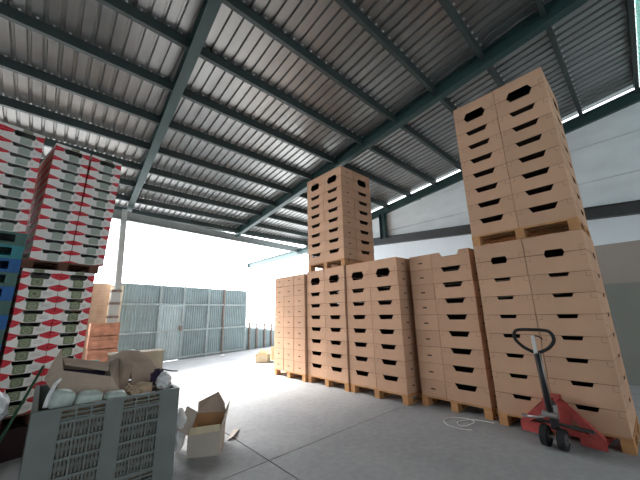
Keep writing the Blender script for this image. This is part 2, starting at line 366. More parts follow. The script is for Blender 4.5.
# ------------------------------------------------------------------ cardboard crates
def crate_mesh(L, W, H, notch, hole=(.075, .02, .45), t=.005, tabs=True, lid_from=None, mat='card'):
    """open cardboard tray; long side along x. notch = (top width, bottom width, depth)"""
    mb = MB(); nt_, nb, nd = notch
    prof = [(-L/2, 0), (L/2, 0), (L/2, H), (nt_/2, H), (nb/2, H-nd), (-nb/2, H-nd), (-nt_/2, H), (-L/2, H)]
    def wall(y, dy):
        # left, right and bottom panels of the notched wall
        for P in ([(-L/2, 0), (-nb/2, 0), (-nb/2, H-nd), (-nt_/2, H), (-L/2, H)], [(-nb/2, 0), (nb/2, 0), (nb/2, H-nd), (-nb/2, H-nd)], [(nb/2, 0), (L/2, 0), (L/2, H), (nt_/2, H), (nb/2, H-nd)]):
            mb.slab([(a, y, b_) for a, b_ in P], (0, dy, 0), mat)
    wall(-W/2, t); mb.box((-L/2, W/2-t, 0), (L/2, W/2, H), mat); mb.box((-L/2+t, W/2-t-.003, .006), (L/2-t, W/2-t-.0005, H-.002), 'cardshade')
    hw, hh, hz = hole; hz *= H
    for sx in (-1, 1):
        x0, x1 = (-L/2, -L/2+t) if sx < 0 else (L/2-t, L/2)
        y0, y1 = -W/2+t, W/2-t
        mb.box((x0, y0, 0), (x1, -hw/2, H), mat); mb.box((x0, hw/2, 0), (x1, y1, H), mat)
        mb.box((x0, -hw/2, 0), (x1, hw/2, hz-hh/2), mat); mb.box((x0, -hw/2, hz+hh/2), (x1, hw/2, H), mat)
        xi0, xi1 = (x1+.001, x1+.003) if sx < 0 else (x0-.003, x0-.001)
        mb.box((xi0, -W/2+t+.002, .004), (xi1, W/2-t-.004, H-.004), 'cardshade')
        if tabs:  # little cut lines on the short end
            e = .0006; X0, X1 = (x0-e, x0) if sx < 0 else (x1, x1+e)
            mb.box((X0, -.035, H-.006), (X1, .035, H-.002), 'cut')
    mb.box((-L/2+t, -W/2+t, .001), (L/2-t, W/2-t, t), 'cardshade'); mb.box((-L/2+t+.001, -W/2+t+.001, t+.0005), (L/2-t-.001, W/2-t-.004, t+.002), 'cardshade')  # crate floor and underside with the shade put into the colour
    for s_ in (-1, 1):   # dark rim strip, painting in the shade of the seam between crates
        a_, b_ = sorted((s_*nt_/2, s_*L/2)); mb.box((a_, -W/2-.0005, H-.0035), (b_, -W/2, H), 'cut')
        a_, b_ = sorted((s_*L/2, s_*(L/2+.0005))); mb.box((a_, -W/2, H-.0035), (b_, W/2, H), 'cut')
    if tabs:  # corner locking-tab cut lines on the long sides
        e = .0006; w = .0035
        for y in (-W/2, W/2):
            Y0, Y1 = (y-e, y) if y < 0 else (y, y+e)
            for s_ in (-1, 1):
                xa = s_*(L/2-.012); xb = s_*(L/2-.055)
                zt, zb = H-.008, H-.062
                mb.box((min(xb, xb+w*s_), Y0, zb), (max(xb, xb+w*s_), Y1, zt), 'cut')
                mb.box((min(xa, xb), Y0, zb), (max(xa, xb), Y1, zb+w), 'cut')
    return mb
# pallet: u along the seen face, d deep; u axis = local x, depth = local +y
def make_pallet(w, d, label, h=.145, mat='wood', nb=3, grp='wooden pallets under the cardboard stacks'):
    t = empty('wooden_pallet', (0, 0, 0), 0, label, 'pallet', grp)
    top = MB(); n = 6; bw = .11
    for i in range(n):
        y = bw/2 + (d-bw)*i/(n-1); top.cbox((0, y, h-.011), (w, bw, .022), mat)
    for i in range(3):
        x = -w/2 + .05 + (w-.1)*i/2; top.cbox((x, d/2, h-.033), (.1, d, .022), mat)
    top.build('deck', t)
    for i in range(3):
        x = -w/2 + .05 + (w-.1)*i/2
        for j in range(3):
            y = .07 + (d-.14)*j/2
            m_ = MB(); m_.cbox((x, y, (h-.044)/2+.011), (.1, .13, h-.044-.022), mat); m_.build('block', t)
        m_ = MB(); m_.cbox((x, d/2, .011), (.1, d, .022), mat); m_.build('runner', t)
    return t

RZ = -PI/2   # local -y looks to world -X, local +x runs to world -Y
def place(o, xf, y0, u, dd, z, extra=0.):
    o.location = (xf + dd, y0 - u, z); o.rotation_euler = (0, 0, RZ + extra)

protos = {}
def crate(L, W, H, notch, flip=False):
    key = (round(L, 3), round(W, 3), round(H, 3), notch, flip)
    if key in protos: return copy_tree(protos[key])
    mb = crate_mesh(L, W, H-.002, notch)
    if flip:   # an upside-down crate used as a lid
        mb.v = [(x, y, H-.002-z) for x, y, z in mb.v]; mb.f = [tuple(reversed(f)) for f in mb.f]
    o = mb.build('cardboard_crate'); protos[key] = o; return o

def stack(xf, y0, w, kind, layers, z0, LH, notch, where, group, lid=True, side_box=False, pallet_label='', pd=None, lean=0., skew=0.):
    """kind: two / ends / mix. Crates seen on the face and on an exposed side."""
    if kind in ('two', 'ends'): pw, pdp = w, 1.0
    else: pw, pdp = w, 1.2
    p = make_pallet(pw, pdp, pallet_label); place(p, xf, y0, w/2, 0, z0)
    zb = z0 + .145
    for k in range(layers):
        H = LH; cap = lid and k == layers-1; n_up = layers - (1 if lid else 0)
        z = zb + k*LH
        items = []
        g = .006
        if kind == 'two':
            s = w/2
            items += [(s*.5, .2, 0, 'left column', s-g, .4-g), (s*1.5, .2, 0, 'right column', s-g, .4-g)]
            if side_box: items += [(w - w/6, .4+.3, PI/2, 'side column', .6-g, w/3-g)]
        elif kind == 'ends':
            s = w/3
            items += [(s*(i+.5) + (-.006, -.006, .008)[i], .3, PI/2, n_, .6-g, s-g-.004) for i, n_ in enumerate(('left column', 'middle column', 'right column'))]
        else:
            a = .4*w
            items += [(a/2, .3, PI/2, 'narrow column', .6-g, a-g), (a + (w-a)/2, .2, 0, 'wide column', w-a-g, .4-g)]
        for (u, dd, r, cname, L, W) in items:
            o = crate(L, W, H, notch, cap)
            j = random.uniform(-.004, .004)
            place(o, xf + j + lean*k, y0 - skew*k, u + random.uniform(-.0015, .0015), dd, z, r + random.uniform(-.004, .004))
            lab = 'upside-down cardboard crate capping the %s of the %s' % (cname, where) if cap else 'cardboard crate, %s, %s of the %s' % (ORD[n_up-1-k].replace('topmost', 'topmost upright'), cname, where)
            tag(o, lab, 'cardboard crate', group)
    return zb + layers*LH

NT = (.31, .23, .075)
stack(4.24, 6.385, 1.18, 'ends', 9, 0, .2385, NT, 'stack nearest the gate', 'crates in the stack nearest the gate', pallet_label='wooden pallet under the crate stack nearest the gate')
zA = stack(4.29, 5.175, 1.165, 'two', 9, 0, .2425, NT, 'stack under far tower', 'crates under the far tower', pallet_label='wooden pallet on the floor under the far tower')
stack(4.29, 5.12, 1.14, 'two', 9, zA+.003, .2285, NT, 'far tower', 'crates of the far tower', side_box=True, pallet_label='wooden pallet high up, carrying the far crate tower')
stack(4.32, 3.99, 1.19, 'two', 9, 0, .2425, NT, 'stack right of far tower', 'crates right of the far tower', side_box=True, pallet_label='wooden pallet under the stack right of the far tower')
stack(4.52, 2.675, 1.0, 'mix', 9, 0, .2405, NT, 'lidless notched stack', 'crates of the lidless stack', False, pallet_label='wooden pallet under the lidless stack beside the white cord')
zD = stack(4.44, 1.575, 1.2, 'two', 9, 0, .2387, (.20, .165, .045), 'stack behind pallet jack', 'crates behind the pallet jack', side_box=True, pallet_label='wooden pallet behind the red pallet jack')
stack(4.44, 1.575, 1.19, 'two', 9, zD+.003, .236, NT, 'near tower', 'crates of the near tower', side_box=True, pallet_label='wooden pallet high up, carrying the near crate tower')

# ------------------------------------------------------------------ printed produce boxes on the left
SA = math.radians(11.0)
SX = Vector((math.cos(SA), math.sin(SA), 0)); SN = Vector((-math.sin(SA), math.cos(SA), 0)); SO = Vector((-.277, 4.738, 0))
def produce_mesh(L, W, H, emb, t=.004, em='emblem', rs=1.):
    mb = MB(); nt_, nb, nd = L*.53, L*.45, .043; cx = emb*.4
    mb.box((-L/2, W/2-t, 0), (L/2, W/2, H), 'white')
    for y, dy in ((-W/2, t),):
        for P in ([(-L/2, 0), (cx-nb/2, 0), (cx-nb/2, H-nd), (cx-nt_/2, H), (-L/2, H)], [(cx-nb/2, 0), (cx+nb/2, 0), (cx+nb/2, H-nd), (cx-nb/2, H-nd)], [(cx+nb/2, 0), (L/2, 0), (L/2, H), (cx+nt_/2, H), (cx+nb/2, H-nd)]):
            mb.slab([(a, y, b_) for a, b_ in P], (0, dy, 0), 'white')
    for sx in (-1, 1):
        x0, x1 = (-L/2, -L/2+t) if sx < 0 else (L/2-t, L/2)
        mb.box((x0, -W/2+t, 0), (x1, W/2-t, H), 'cardside')
        X0, X1 = (x0-.0006, x0) if sx < 0 else (x1, x1+.0006)
        mb.box((X0, -W/2, 0), (X1, W/2, .03), 'red'); mb.box((X0, -W/2, H-.035), (X1, W/2, H), 'red')
    mb.box((-L/2+t, -W/2+t, .001), (L/2-t, W/2-t, t), 'white')
    mb.box((-L/2+t+.001, -W/2+t+.002, t+.001), (L/2-t-.001, W/2-t-.002, H-.044), 'black')  # black slab as painted shade behind the slot
    e = .0008; y = -W/2
    def flat(P, mat, k=1): mb.slab([(a, y-e*(k-1), b_) for a, b_ in P], (0, -e, 0), mat)
    # red tapering corners at top and bottom of the front
    xl = -L/2; xr = L/2
    flat([(xl, H-.05*rs), (xl+.03, H-.042*rs), (cx-nt_/2-.004, H-.018), (cx-nt_/2-.004, H), (xl, H)], 'red')
    flat([(xr, H-.05*rs), (xr, H), (cx+nt_/2+.004, H), (cx+nt_/2+.004, H-.018), (xr-.03, H-.042*rs)], 'red')
    flat([(xl, 0), (xl+.10, 0), (xl+.035, .022*rs), (xl, .034*rs)], 'red')
    flat([(xr, 0), (xr, .034*rs), (xr-.035, .022*rs), (xr-.10, 0)], 'red')
    # emblem: rounded green patch with a pale ring
    c = (emb, .052); hw, hh = .052, .046
    P = []
    for q, (sx, sz) in enumerate(((1, 1), (-1, 1), (-1, -1), (1, -1))):
        for a in range(4):
            an = (q*90 + a*30)*PI/180; P.append((c[0] + sx*(hw-.015) + .015*math.cos(an), c[1] + sz*(hh-.015) + .015*math.sin(an)))
    flat(P, em)
    n = 16; r1, r2 = .032, .025
    vs = [(c[0]+r*math.cos(2*PI*i/n), y-e*1.6, c[1]+r*math.sin(2*PI*i/n)) for r in (r1, r2) for i in range(n)]
    mb.add(vs, [(i, (i+1) % n, n+(i+1) % n, n+i) for i in range(n)], 'emblem_light')
    flat([(c[0]-.018, c[1]-.005), (c[0]+.018, c[1]-.005), (c[0]+.018, c[1]+.006), (c[0]-.018, c[1]+.006)], 'emblem_light')
    # faint lines of print on the white panel
    for zz in (.04, .054, .068):
        flat([(emb+.075, zz), (min(xr-.05, emb+.16), zz), (min(xr-.05, emb+.16), zz+.005), (emb+.075, zz+.005)], 'faint')
    return mb
def produce_lid(L, W, H, emb, t=.004):
    mb = MB(); cx = emb*.4; nt_, nb, nd = L*.56, L*.44, .028
    mb.box((-L/2, W/2-t, 0), (L/2, W/2, H), 'white')
    for y, dy in ((-W/2, t),):
        for P in ([(-L/2, 0), (cx-nt_/2, 0), (cx-nb/2, nd), (cx-nb/2, H), (-L/2, H)], [(cx-nb/2, nd), (cx+nb/2, nd), (cx+nb/2, H), (cx-nb/2, H)], [(cx+nt_/2, 0), (L/2, 0), (L/2, H), (cx+nb/2, H), (cx+nb/2, nd)]):
            mb.slab([(a, y, b_) for a, b_ in P], (0, dy, 0), 'white')
    for sx in (-1, 1):
        x0, x1 = (-L/2, -L/2+t) if sx < 0 else (L/2-t, L/2); mb.box((x0, -W/2+t, 0), (x1, W/2-t, H), 'white')
    mb.box((-L/2+t, -W/2+t, H-t), (L/2-t, W/2-t, H-.001), 'white')
    e = .0008; y = -W/2
    for P, mt in (([(-L/2, 0), (cx-nt_/2, 0), (cx-nb/2-.01, .02), (-L/2, .034)], 'red'), ([(cx+nt_/2, 0), (L/2, 0), (L/2, .034), (cx+nb/2+.01, .02)], 'red'), ([(emb-.045, .03), (emb+.045, .03), (emb+.045, H-.004), (emb-.045, H-.004)], 'emblem')):
        mb.slab([(a, y, b_) for a, b_ in P], (0, -e, 0), mt)
    return mb
pprot = {}
def produce(L, W, H, emb, lidH):
    pale = L > .35   # the upper loads carry a paler print
    key = (round(L, 3), emb, round(H, 3), lidH)
    if key in pprot: return copy_tree(pprot[key])
    o = produce_mesh(L, W, H-.0025, emb, em='emblem_pale' if pale else 'emblem', rs=.72 if pale else 1.).build('produce_box')
    if lidH:
        l = produce_lid(L, W, lidH, emb).build('lid', o); l.location = (0, 0, H)
    pprot[key] = o; return o
def pstack(u0, cw, ncol, z0, layers, LH, lidH, embs, where, group, names, tilt=0., depth=.57, grow=0., d0=0., cols=None):
    for k in range(layers):
        for c in cols or range(ncol):
            o = produce(cw-.004, depth, LH, embs[c], lidH if k == layers-1 else 0)
            u = u0 + cw*(c+.5) + tilt*k*LH + (grow*k*LH*c)
            p = SO + SX*u + SN*(depth/2 + d0 + random.uniform(-.004, .004)); o.location = (p.x, p.y, z0 + k*LH)
            o.rotation_euler = (0, 0, SA + random.uniform(-.008, .008))
            tag(o, 'red and white produce box, %s, %s %s' % (ORD[layers-1-k], names[c], where), 'produce box', group)
def spallet(u0, w, z, label, h, depth=.6):
    p = make_pallet(w, depth, label, h, 'darkwood', grp='dark pallets in the produce stacks')
    q = SO + SX*(u0 + w/2) + SN*0.; p.location = (q.x, q.y, z); p.rotation_euler = (0, 0, SA); return p
# stack with two red and white loads
spallet(-.005, .71, .30, 'dark wooden pallet under the lower red and white boxes', .13, 1.15)
pstack(0, .347, 2, .43, 11, .1355, .066, (-.03, .01), 'of the lower load', 'boxes of the lower red and white load', ('left column', 'right column'))
spallet(-.02, .74, 1.993, 'dark wooden pallet between the two red and white loads', .10, 1.15)
pstack(.035, .366, 2, 2.093, 11, .133, .065, (.02, .02), 'of the upper load', 'boxes of the upper red and white load', ('left column', 'right column'), tilt=.012, grow=.014)
pstack(0, .347, 2, .43, 11, .1355, .066, (-.03, .01), 'of the lower back row', 'boxes of the lower back row', ('left column', 'right column'), d0=.576)
pstack(.035, .366, 2, 2.093, 11, .133, .065, (.02, .02), 'of the upper back row', 'boxes of the upper back row', ('left column', 'right column'), tilt=.012, grow=.014, d0=.576)
pstack(-.035-.745, .367, 2, 2.385, 9, .1335, .065, (.0, .03), 'above blue crates', 'boxes of the back row on the blue crates', ('left', 'in the row behind'), tilt=-.012, d0=.58, cols=(1,))
# leftmost stack: boxes on blue plastic crates
pstack(-.035-.745, .367, 2, 2.385, 9, .1335, .065, (.0, .03), 'above the blue crates', 'boxes of the load on the blue crates', ('left column', 'right column'), tilt=-.012)
def blue_crate(L, W, H, mat):
    mb = MB(); t = .012
    hw = L*.25
    for y in (-W/2, W/2-t):
        mb.box((-L/2, y, 0), (L/2, y+t, .035), mat); mb.box((-L/2, y, H-.028), (L/2, y+t, H-.002), mat)
        mb.box((-L/2, y, .035), (-hw, y+t, H-.028), mat); mb.box((hw, y, .035), (L/2, y+t, H-.028), mat)
    for x in (-L/2, L/2-t):
        mb.box((x, -W/2+t, 0), (x+t, W/2-t, H-.002), mat)
    mb.box((-L/2+t, -W/2+t, .002), (L/2-t, W/2-t, .012), mat)
    for x in (-L/2-.004, -hw*1.5, hw*1.5, L/2-.012): mb.box((x, -W/2-.006, 0), (x+.014, -W/2, H-.006), mat)
    mb.box((-L/2-.006, -W/2-.008, H-.016), (L/2+.006, -W/2, H-.004), mat)
    return mb
bc = {}
mats = ['blue', 'blue', 'olive', 'blue', 'blue', 'olive', 'blue', 'olive', 'blue', 'olive', 'blue', 'teal', 'olive']
bz = 2.385 - 13*.153
for k in range(13):
    for c, cn, dy in ((0, 'left column', 0), (1, 'right column', 0), (1, 'back row', .575)):
        m_ = mats[k] if c else 'blue'
        if m_ not in bc: bc[m_] = o = blue_crate(.36, .56, .153, m_).build('plastic_crate')
        else: o = copy_tree(bc[m_])
        p = SO + SX*(-.03 - .735 + .368*(c+.5) - .006*c + .012*k/13) + SN*(.28+dy); o.location = (p.x, p.y, bz + k*.153); o.rotation_euler = (0, 0, SA + random.uniform(-.006, .006))
        tag(o, '%s plastic crate, %s, %s under the leftmost red and white boxes' % ({'blue': 'blue', 'teal': 'teal', 'olive': 'grey-green'}[m_], ORD[12-k], cn), 'plastic crate', 'plastic crates of the leftmost stack')
# dark maroon bins at floor level
def maroon_bin(w, d, h, u, label):
    t = empty('plastic_bin', (0, 0, 0), SA, label, 'bin', 'dark maroon bins under the left stacks')
    p = SO + SX*u + SN*(d/2-.01); t.location = (p.x, p.y, 0)
    m_ = MB()
    for a, b_ in (((-w/2, -d/2, .0), (w/2, -d/2+.02, h)), ((-w/2, d/2-.02, .0), (w/2, d/2, h)), ((-w/2, -d/2+.02, .0), (-w/2+.02, d/2-.02, h)), ((w/2-.02, -d/2+.02, .0), (w/2, d/2-.02, h)), ((-w/2+.02, -d/2+.02, 0), (w/2-.02, d/2-.02, .02)), ((-w/2+.02, -d/2+.02, h-.02), (w/2-.02, d/2-.02, h))):
        m_.box(a, b_, 'maroon')
    m_.build('body', t)
    m_ = MB()
    for y in (-d/2-.012, d/2): m_.box((-w/2-.012, y, h-.05), (w/2+.012, y+.012, h-.001), 'maroon')
    for x in (-w/2-.012, w/2): m_.box((x, -d/2, h-.05), (x+.012, d/2, h-.001), 'maroon')
    m_.build('rim', t)
maroon_bin(.68, 1.16, .298, .35, 'dark maroon plastic bin under the lower red and white boxes')
maroon_bin(.70, 1.16, bz-.002, -.39, 'dark maroon plastic bin under the blue crates')

# ------------------------------------------------------------------ grey pallet box
CW, CD, CH = .965, 1.15, .79
pbx = empty('pallet_box', (.505, 3.0+CD/2, 0), 0, 'big grey plastic pallet box full of waste cardboard', 'pallet box')
def box_side(w, name, T):
    mb = MB(); z0 = .10; t = .03
    # corner pillars, middle pillar
    ws = .155; wm = .11
    mb.box((-w/2, 0, z0), (-w/2+ws, t, CH-.022), 'grey', T); mb.box((w/2-ws, 0, z0), (w/2, t, CH-.022), 'grey', T); mb.box((-wm/2, 0, z0), (wm/2, t, CH-.022), 'grey', T)
    mb.box((-w/2-.0, -.004, CH-.022), (w/2, t, CH), 'grey', T)
    for s_ in (-1, 1):
        a, b_ = (-w/2+ws, -wm/2) if s_ < 0 else (wm/2, w/2-ws)
        for z in (CH-.05, CH-.08):            # top bars
            mb.box((a, .004, z-.005), (b_, .02, z+.005), 'grey', T)
        for z in (.20, .17, .14): mb.box((a, .004, z-.007), (b_, .02, z+.007), 'grey', T)
        n = 3
        for i in range(n+1):
            x = a + (b_-a)*i/n; mb.box((x-.006, .002, z0), (x+.006, .026, CH-.02), 'grey', T)
        pz0, pz1 = .215, CH-.10
        for i in range(5):
            z = pz0 + (pz1-pz0)*i/4; mb.box((a, -.001, z-.010), (b_, .026, z+.010), 'grey', T)
        # perforated panel: bars leaving short slots
        k = 12
        for i in range(k+1):
            x = a + (b_-a)*i/k; mb.box((x-.0075, .014, pz0), (x+.0075, .022, pz1), 'greydark', T)
        for i in range(4):
            for q in range(3):
                z = pz0 + (pz1-pz0)*(i + q/2)/4; mb.box((a, .015, z-.016), (b_, .021, z+.016), 'greydark', T)
    for s_ in (-1, 1): mb.box((min(s_*wm/2, s_*(w/2-ws)), .001, z0), (max(s_*wm/2, s_*(w/2-ws)), t, z0+.03), 'grey', T)
    mb.build(name, pbx)
R2 = lambda a: Matrix.Rotation(a, 4, 'Z')
box_side(CW, 'front_wall', Matrix.Translation((0, -CD/2, 0)))
box_side(CW, 'back_wall', Matrix.Translation((0, CD/2, 0)) @ R2(PI))
box_side(CD-.062, 'side_wall', Matrix.Translation((-CW/2, 0, 0)) @ R2(-PI/2))
box_side(CD-.062, 'side_wall', Matrix.Translation((CW/2, 0, 0)) @ R2(PI/2))
m_ = MB(); m_.box((-CW/2+.03, -CD/2+.03, .10), (CW/2-.03, CD/2-.03, .125), 'grey'); m_.build('bottom_panel', pbx)
for y in (-CD/2+.07, 0, CD/2-.07):
    m_ = MB(); m_.box((-CW/2, y-.06, 0), (CW/2, y+.06, .04), 'grey'); m_.box((-CW/2, y-.06, .04), (-CW/2+.14, y+.06, .10), 'grey'); m_.box((CW/2-.14, y-.06, .04), (CW/2, y+.06, .10), 'grey'); m_.box((-.07, y-.06, .04), (.07, y+.06, .10), 'grey'); m_.build('skid', pbx)

# crumpled blob helper
def blob(name, c, size, mat, seed, amp=.18, freq=3.0, label=None, cat=None, group=None, kind=None, sub=3, rz=0., flat=0.):
    bm = bmesh.new(); bmesh.ops.create_icosphere(bm, subdivisions=sub, radius=1)
    for v in bm.verts:
        p = v.co.copy(); n = noise.noise(p*freq + Vector((seed, seed*1.7, 0)))*amp + noise.noise(p*freq*2.6 + Vector((seed, 0, 3)))*amp*.5
        q = p*(1+n)
        if flat: q.z = max(q.z, -flat)
        q.x *= size[0]/2; q.y *= size[1]/2; q.z *= size[2]/2
        v.co = Matrix.Rotation(rz, 3, 'Z') @ q
    me = bpy.data.meshes.new(name); bm.to_mesh(me); bm.free(); me.materials.append(M[mat])
    for p in me.polygons: p.use_smooth = (sub > 3)
    o = bpy.data.objects.new(name, me); col.objects.link(o); o.location = c
    return tag(o, label, cat, group, kind)
# waste paper fill
bm = bmesh.new(); n = 24; X0, X1, Y0, Y1 = .15, .86, 3.13, 4.02
gv = [[bm.verts.new((X0+(X1-X0)*i/n, Y0+(Y1-Y0)*j/n, .715 + .03*noise.noise(Vector((i*.45, j*.45, 2))) + .02*noise.noise(Vector((i*1.3, j*1.3, 5))))) for j in range(n+1)] for i in range(n+1)]
for i in range(n):
    for j in range(n): bm.faces.new((gv[i][j], gv[i+1][j], gv[i+1][j+1], gv[i][j+1]))
bv = {}
def low(v):
    if v not in bv: bv[v] = bm.verts.new((v.co.x, v.co.y, .13))
    return bv[v]
ring = [gv[i][0] for i in range(n)] + [gv[n][j] for j in range(n)] + [gv[i][n] for i in range(n, 0, -1)] + [gv[0][j] for j in range(n, 0, -1)]
for a_, b_ in zip(ring, ring[1:] + ring[:1]): bm.faces.new((a_, low(a_), low(b_), b_))
bm.faces.new([low(v) for v in reversed(ring)])
me = bpy.data.meshes.new('waste_paper'); bm.to_mesh(me); bm.free(); me.materials.append(M['paper'])
wp = bpy.data.objects.new('waste_paper', me); col.objects.link(wp); tag(wp, 'crumpled brown waste paper filling the grey pallet box', 'waste paper', kind='stuff')

TH = .006
def panel(mb, pts, mat, nrm=(0, 1, 0), th=TH): mb.slab(pts, Vector(nrm).normalized()*th, mat)
# open tilted carton on the heap
oc = empty('open_carton', (.3, 3.45, .78), 0, 'open grey-brown carton tipped forward on the waste in the pallet box', 'carton')
T0 = Vector((.3, 3.45, .78))
def PT(*a): return [Vector(p) - T0 for p in a]
bl, br, fl_, fr = (.155, 3.62, 1.08), (.50, 3.62, .99), (.17, 3.36, 1.0), (.495, 3.30, .915)
blb, brb, flb, frb = (.165, 3.55, .80), (.49, 3.56, .74), (.15, 3.28, .845), (.475, 3.245, .76)
m_ = MB(); panel(m_, PT(bl, br, brb, blb), 'greycard', (0, 1, .2)); panel(m_, PT(fl_, fr, frb, flb), 'greycard', (0, -1, .2)); panel(m_, PT(fl_, bl, blb, flb), 'greycard', (-1, 0, 0)); panel(m_, PT(fr, br, brb, frb), 'greycard', (1, 0, 0)); panel(m_, PT(flb, frb, brb, blb), 'greycard', (0, 0, -1))
m_.build('body', oc)
m_ = MB(); panel(m_, PT(bl, br, (.50, 3.50, 1.0), (.49, 3.42, .945), (.175, 3.42, 1.035), (.155, 3.5, 1.09)), 'greycard', (0, .3, 1)); m_.build('flap', oc)
m_ = MB(); panel(m_, PT(fl_, bl, (.145, 3.55, 1.155), (.10, 3.44, 1.06), (.065, 3.33, .955), (.13, 3.28, .85)), 'greycard', (-1, 0, .3)); m_.build('flap', oc)
m_ = MB(); panel(m_, PT(fr, br, (.585, 3.58, 1.03), (.60, 3.36, .98), (.56, 3.26, .80), (.475, 3.24, .77)), 'greycard', (.4, -.2, 1)); m_.build('flap', oc)
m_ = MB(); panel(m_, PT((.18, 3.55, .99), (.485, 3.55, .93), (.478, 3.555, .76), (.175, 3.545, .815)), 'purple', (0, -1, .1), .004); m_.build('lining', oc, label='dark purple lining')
# large bent sheet
bs = empty('cardboard_sheet', (.75, 3.7, .76), 0, 'large bent brown cardboard sheet slumped over the heap in the pallet box', 'cardboard sheet')
T0 = Vector((.75, 3.7, .76))
m_ = MB(); panel(m_, PT((.50, 3.62, 1.03), (.63, 3.70, 1.085), (.78, 3.72, 1.065), (.90, 3.66, .95), (.70, 3.56, .96)), 'greycard', (0, .2, 1)); m_.build('top_panel', bs)
m_ = MB(); panel(m_, PT((.50, 3.615, 1.025), (.70, 3.555, .955), (.66, 3.45, .76), (.48, 3.5, .77)), 'greycard', (0, 1, 0)); m_.build('front_panel', bs)
m_ = MB(); panel(m_, PT((.70, 3.555, .958), (.90, 3.655, .95), (.965, 3.58, .86), (.93, 3.5, .73), (.69, 3.45, .74)), 'greycard', (0, 1, .3)); m_.build('front_panel', bs)
# pale carton behind
bcx = empty('pale_carton', (.8, 3.92, .795), math.radians(-4), 'pale flat-topped carton behind the bent cardboard sheet in the pallet box', 'carton')
m_ = MB(); w, d, h = .5, .22, .235
m_.box((-w/2, -d/2, 0), (w/2, -d/2+.006, h), 'paleplank'); m_.box((-w/2, d/2-.006, 0), (w/2, d/2, h), 'paleplank'); m_.box((-w/2, -d/2, 0), (-w/2+.006, d/2, h), 'paleplank'); m_.box((w/2-.006, -d/2, 0), (w/2, d/2, h), 'paleplank'); m_.box((-w/2, -d/2, 0), (w/2, d/2, .006), 'paleplank')
m_.build('body', bcx)
m_ = MB(); m_.box((-w/2-.01, -d/2-.012, h), (w/2+.01, d/2+.01, h+.014), 'paleplank'); m_.build('lid', bcx)
blob('plastic_scrap', (.72, 3.86, 1.05), (.13, .1, .05), 'plasticbag', 3, .3, label='scrap of green plastic film lying on the pale carton', cat='plastic scrap', sub=3)
# film rolls and paper
def bundle(c, size, rz, seed, label):
    bm = bmesh.new(); bmesh.ops.create_icosphere(bm, subdivisions=4, radius=1)
    for v in bm.verts:
        p = v.co.copy(); q = Vector([math.copysign(abs(a)**.62, a) for a in p])
        n = .10*noise.noise(p*1.6 + Vector((seed, 0, 0))) + .05*abs(noise.noise(Vector((p.x*5, p.y*2, p.z*2 + seed))))
        q = q*(1 + n); v.co = Vector((q.x*size[0]/2, q.y*size[1]/2, q.z*size[2]/2))
    me = bpy.data.meshes.new('plastic_bundle'); bm.to_mesh(me); bm.free(); me.materials.append(M['plasticbag'])
    for p in me.polygons: p.use_smooth = True
    o = bpy.data.objects.new('plastic_bundle', me); col.objects.link(o); o.location = c; o.rotation_euler = (.25, .1, rz)
    tag(o, label, 'plastic bundle', 'pale plastic bundles in the pallet box')
bundle((.175, 3.14, .825), (.15, .13, .13), .3, 1.3, 'pale green plastic bundle in the pallet box, nearest the striped boxes')
bundle((.345, 3.13, .795), (.17, .12, .11), .15, 4.1, 'pale green plastic bundle in the pallet box, middle of three')
bundle((.52, 3.12, .775), (.15, .11, .09), .1, 7.7, 'pale green plastic bundle in the pallet box, beside the crumpled paper')
m_ = MB(); m_.tube([(.085, 3.05, .80), (.10, 3.10, .87), (.125, 3.16, .93), (.15, 3.22, .955)], .014, 'whitebag', 8); m_.build('plastic_tube', None, 'bent white plastic strip leaning at the corner of the pallet box', 'plastic strip')
blob('crumpled_paper', (.71, 3.2, .775), (.22, .2, .15), 'paper', 11, .35, 2.6, 'crumpled kraft paper at the front of the pallet box heap', 'paper')
blob('plastic_bag', (.91, 3.22, .82), (.13, .16, .16), 'whitebag', 5, .3, 2.5, 'crumpled white plastic bag at the pallet box corner', 'plastic bag')
blob('dark_rag', (.875, 3.30, .85), (.13, .12, .15), 'purple', 8, .35, 2.5, 'dark purple rag hanging beside the white plastic bag', 'rag')
m_ = MB(); m_.tube([(.84, 3.30, .925), (.90, 3.26, .925), (.97, 3.22, .905), (1.02, 3.2, .90)], .006, 'blacksteel', 6); m_.build('strap', None, 'dark strap end sticking out over the pallet box corner', 'strap')
# green plastic bit and strap behind the crate
m_ = MB(); m_.box((-.07, -.01, 0), (.07, .01, .22), 'greenplastic'); m_.box((-.078, -.014, .2), (.078, .014, .225), 'greenplastic'); m_.box((-.07, -.1, 0), (.07, .1, .012), 'greenplastic')
o = m_.build('green_scoop', None, 'green plastic tray standing up behind the open carton', 'plastic tray', loc=(.40, 4.03, .76), rot=(0, 0, -.2))
m_ = MB(); m_.tube([(-.25, 4.5, .012), (-.12, 4.6, .38), (.06, 4.765, .90)], .013, 'greenstrap', 8)
o = m_.build('green_pole', None, 'thin dark green pole leaning on the red and white boxes', 'pole')
# white bag at left edge
blob('plastic_sack', (-.21, 3.62, .735), (.2, .24, .26), 'whitebag', 21, .3, 2.6, 'crumpled white plastic sack on the dark low bin beside the pallet box', 'sack')
t = empty('side_bin', (-.3, 3.62, 0), .1, 'dark low bin holding up the white plastic sack', 'bin')
m_ = MB(); m_.box((-.14, -.14, 0), (.14, .14, .6), 'maroon'); m_.build('body', t); m_ = MB(); m_.box((-.15, -.15, .6), (.15, .15, .625), 'maroon'); m_.build('rim', t)

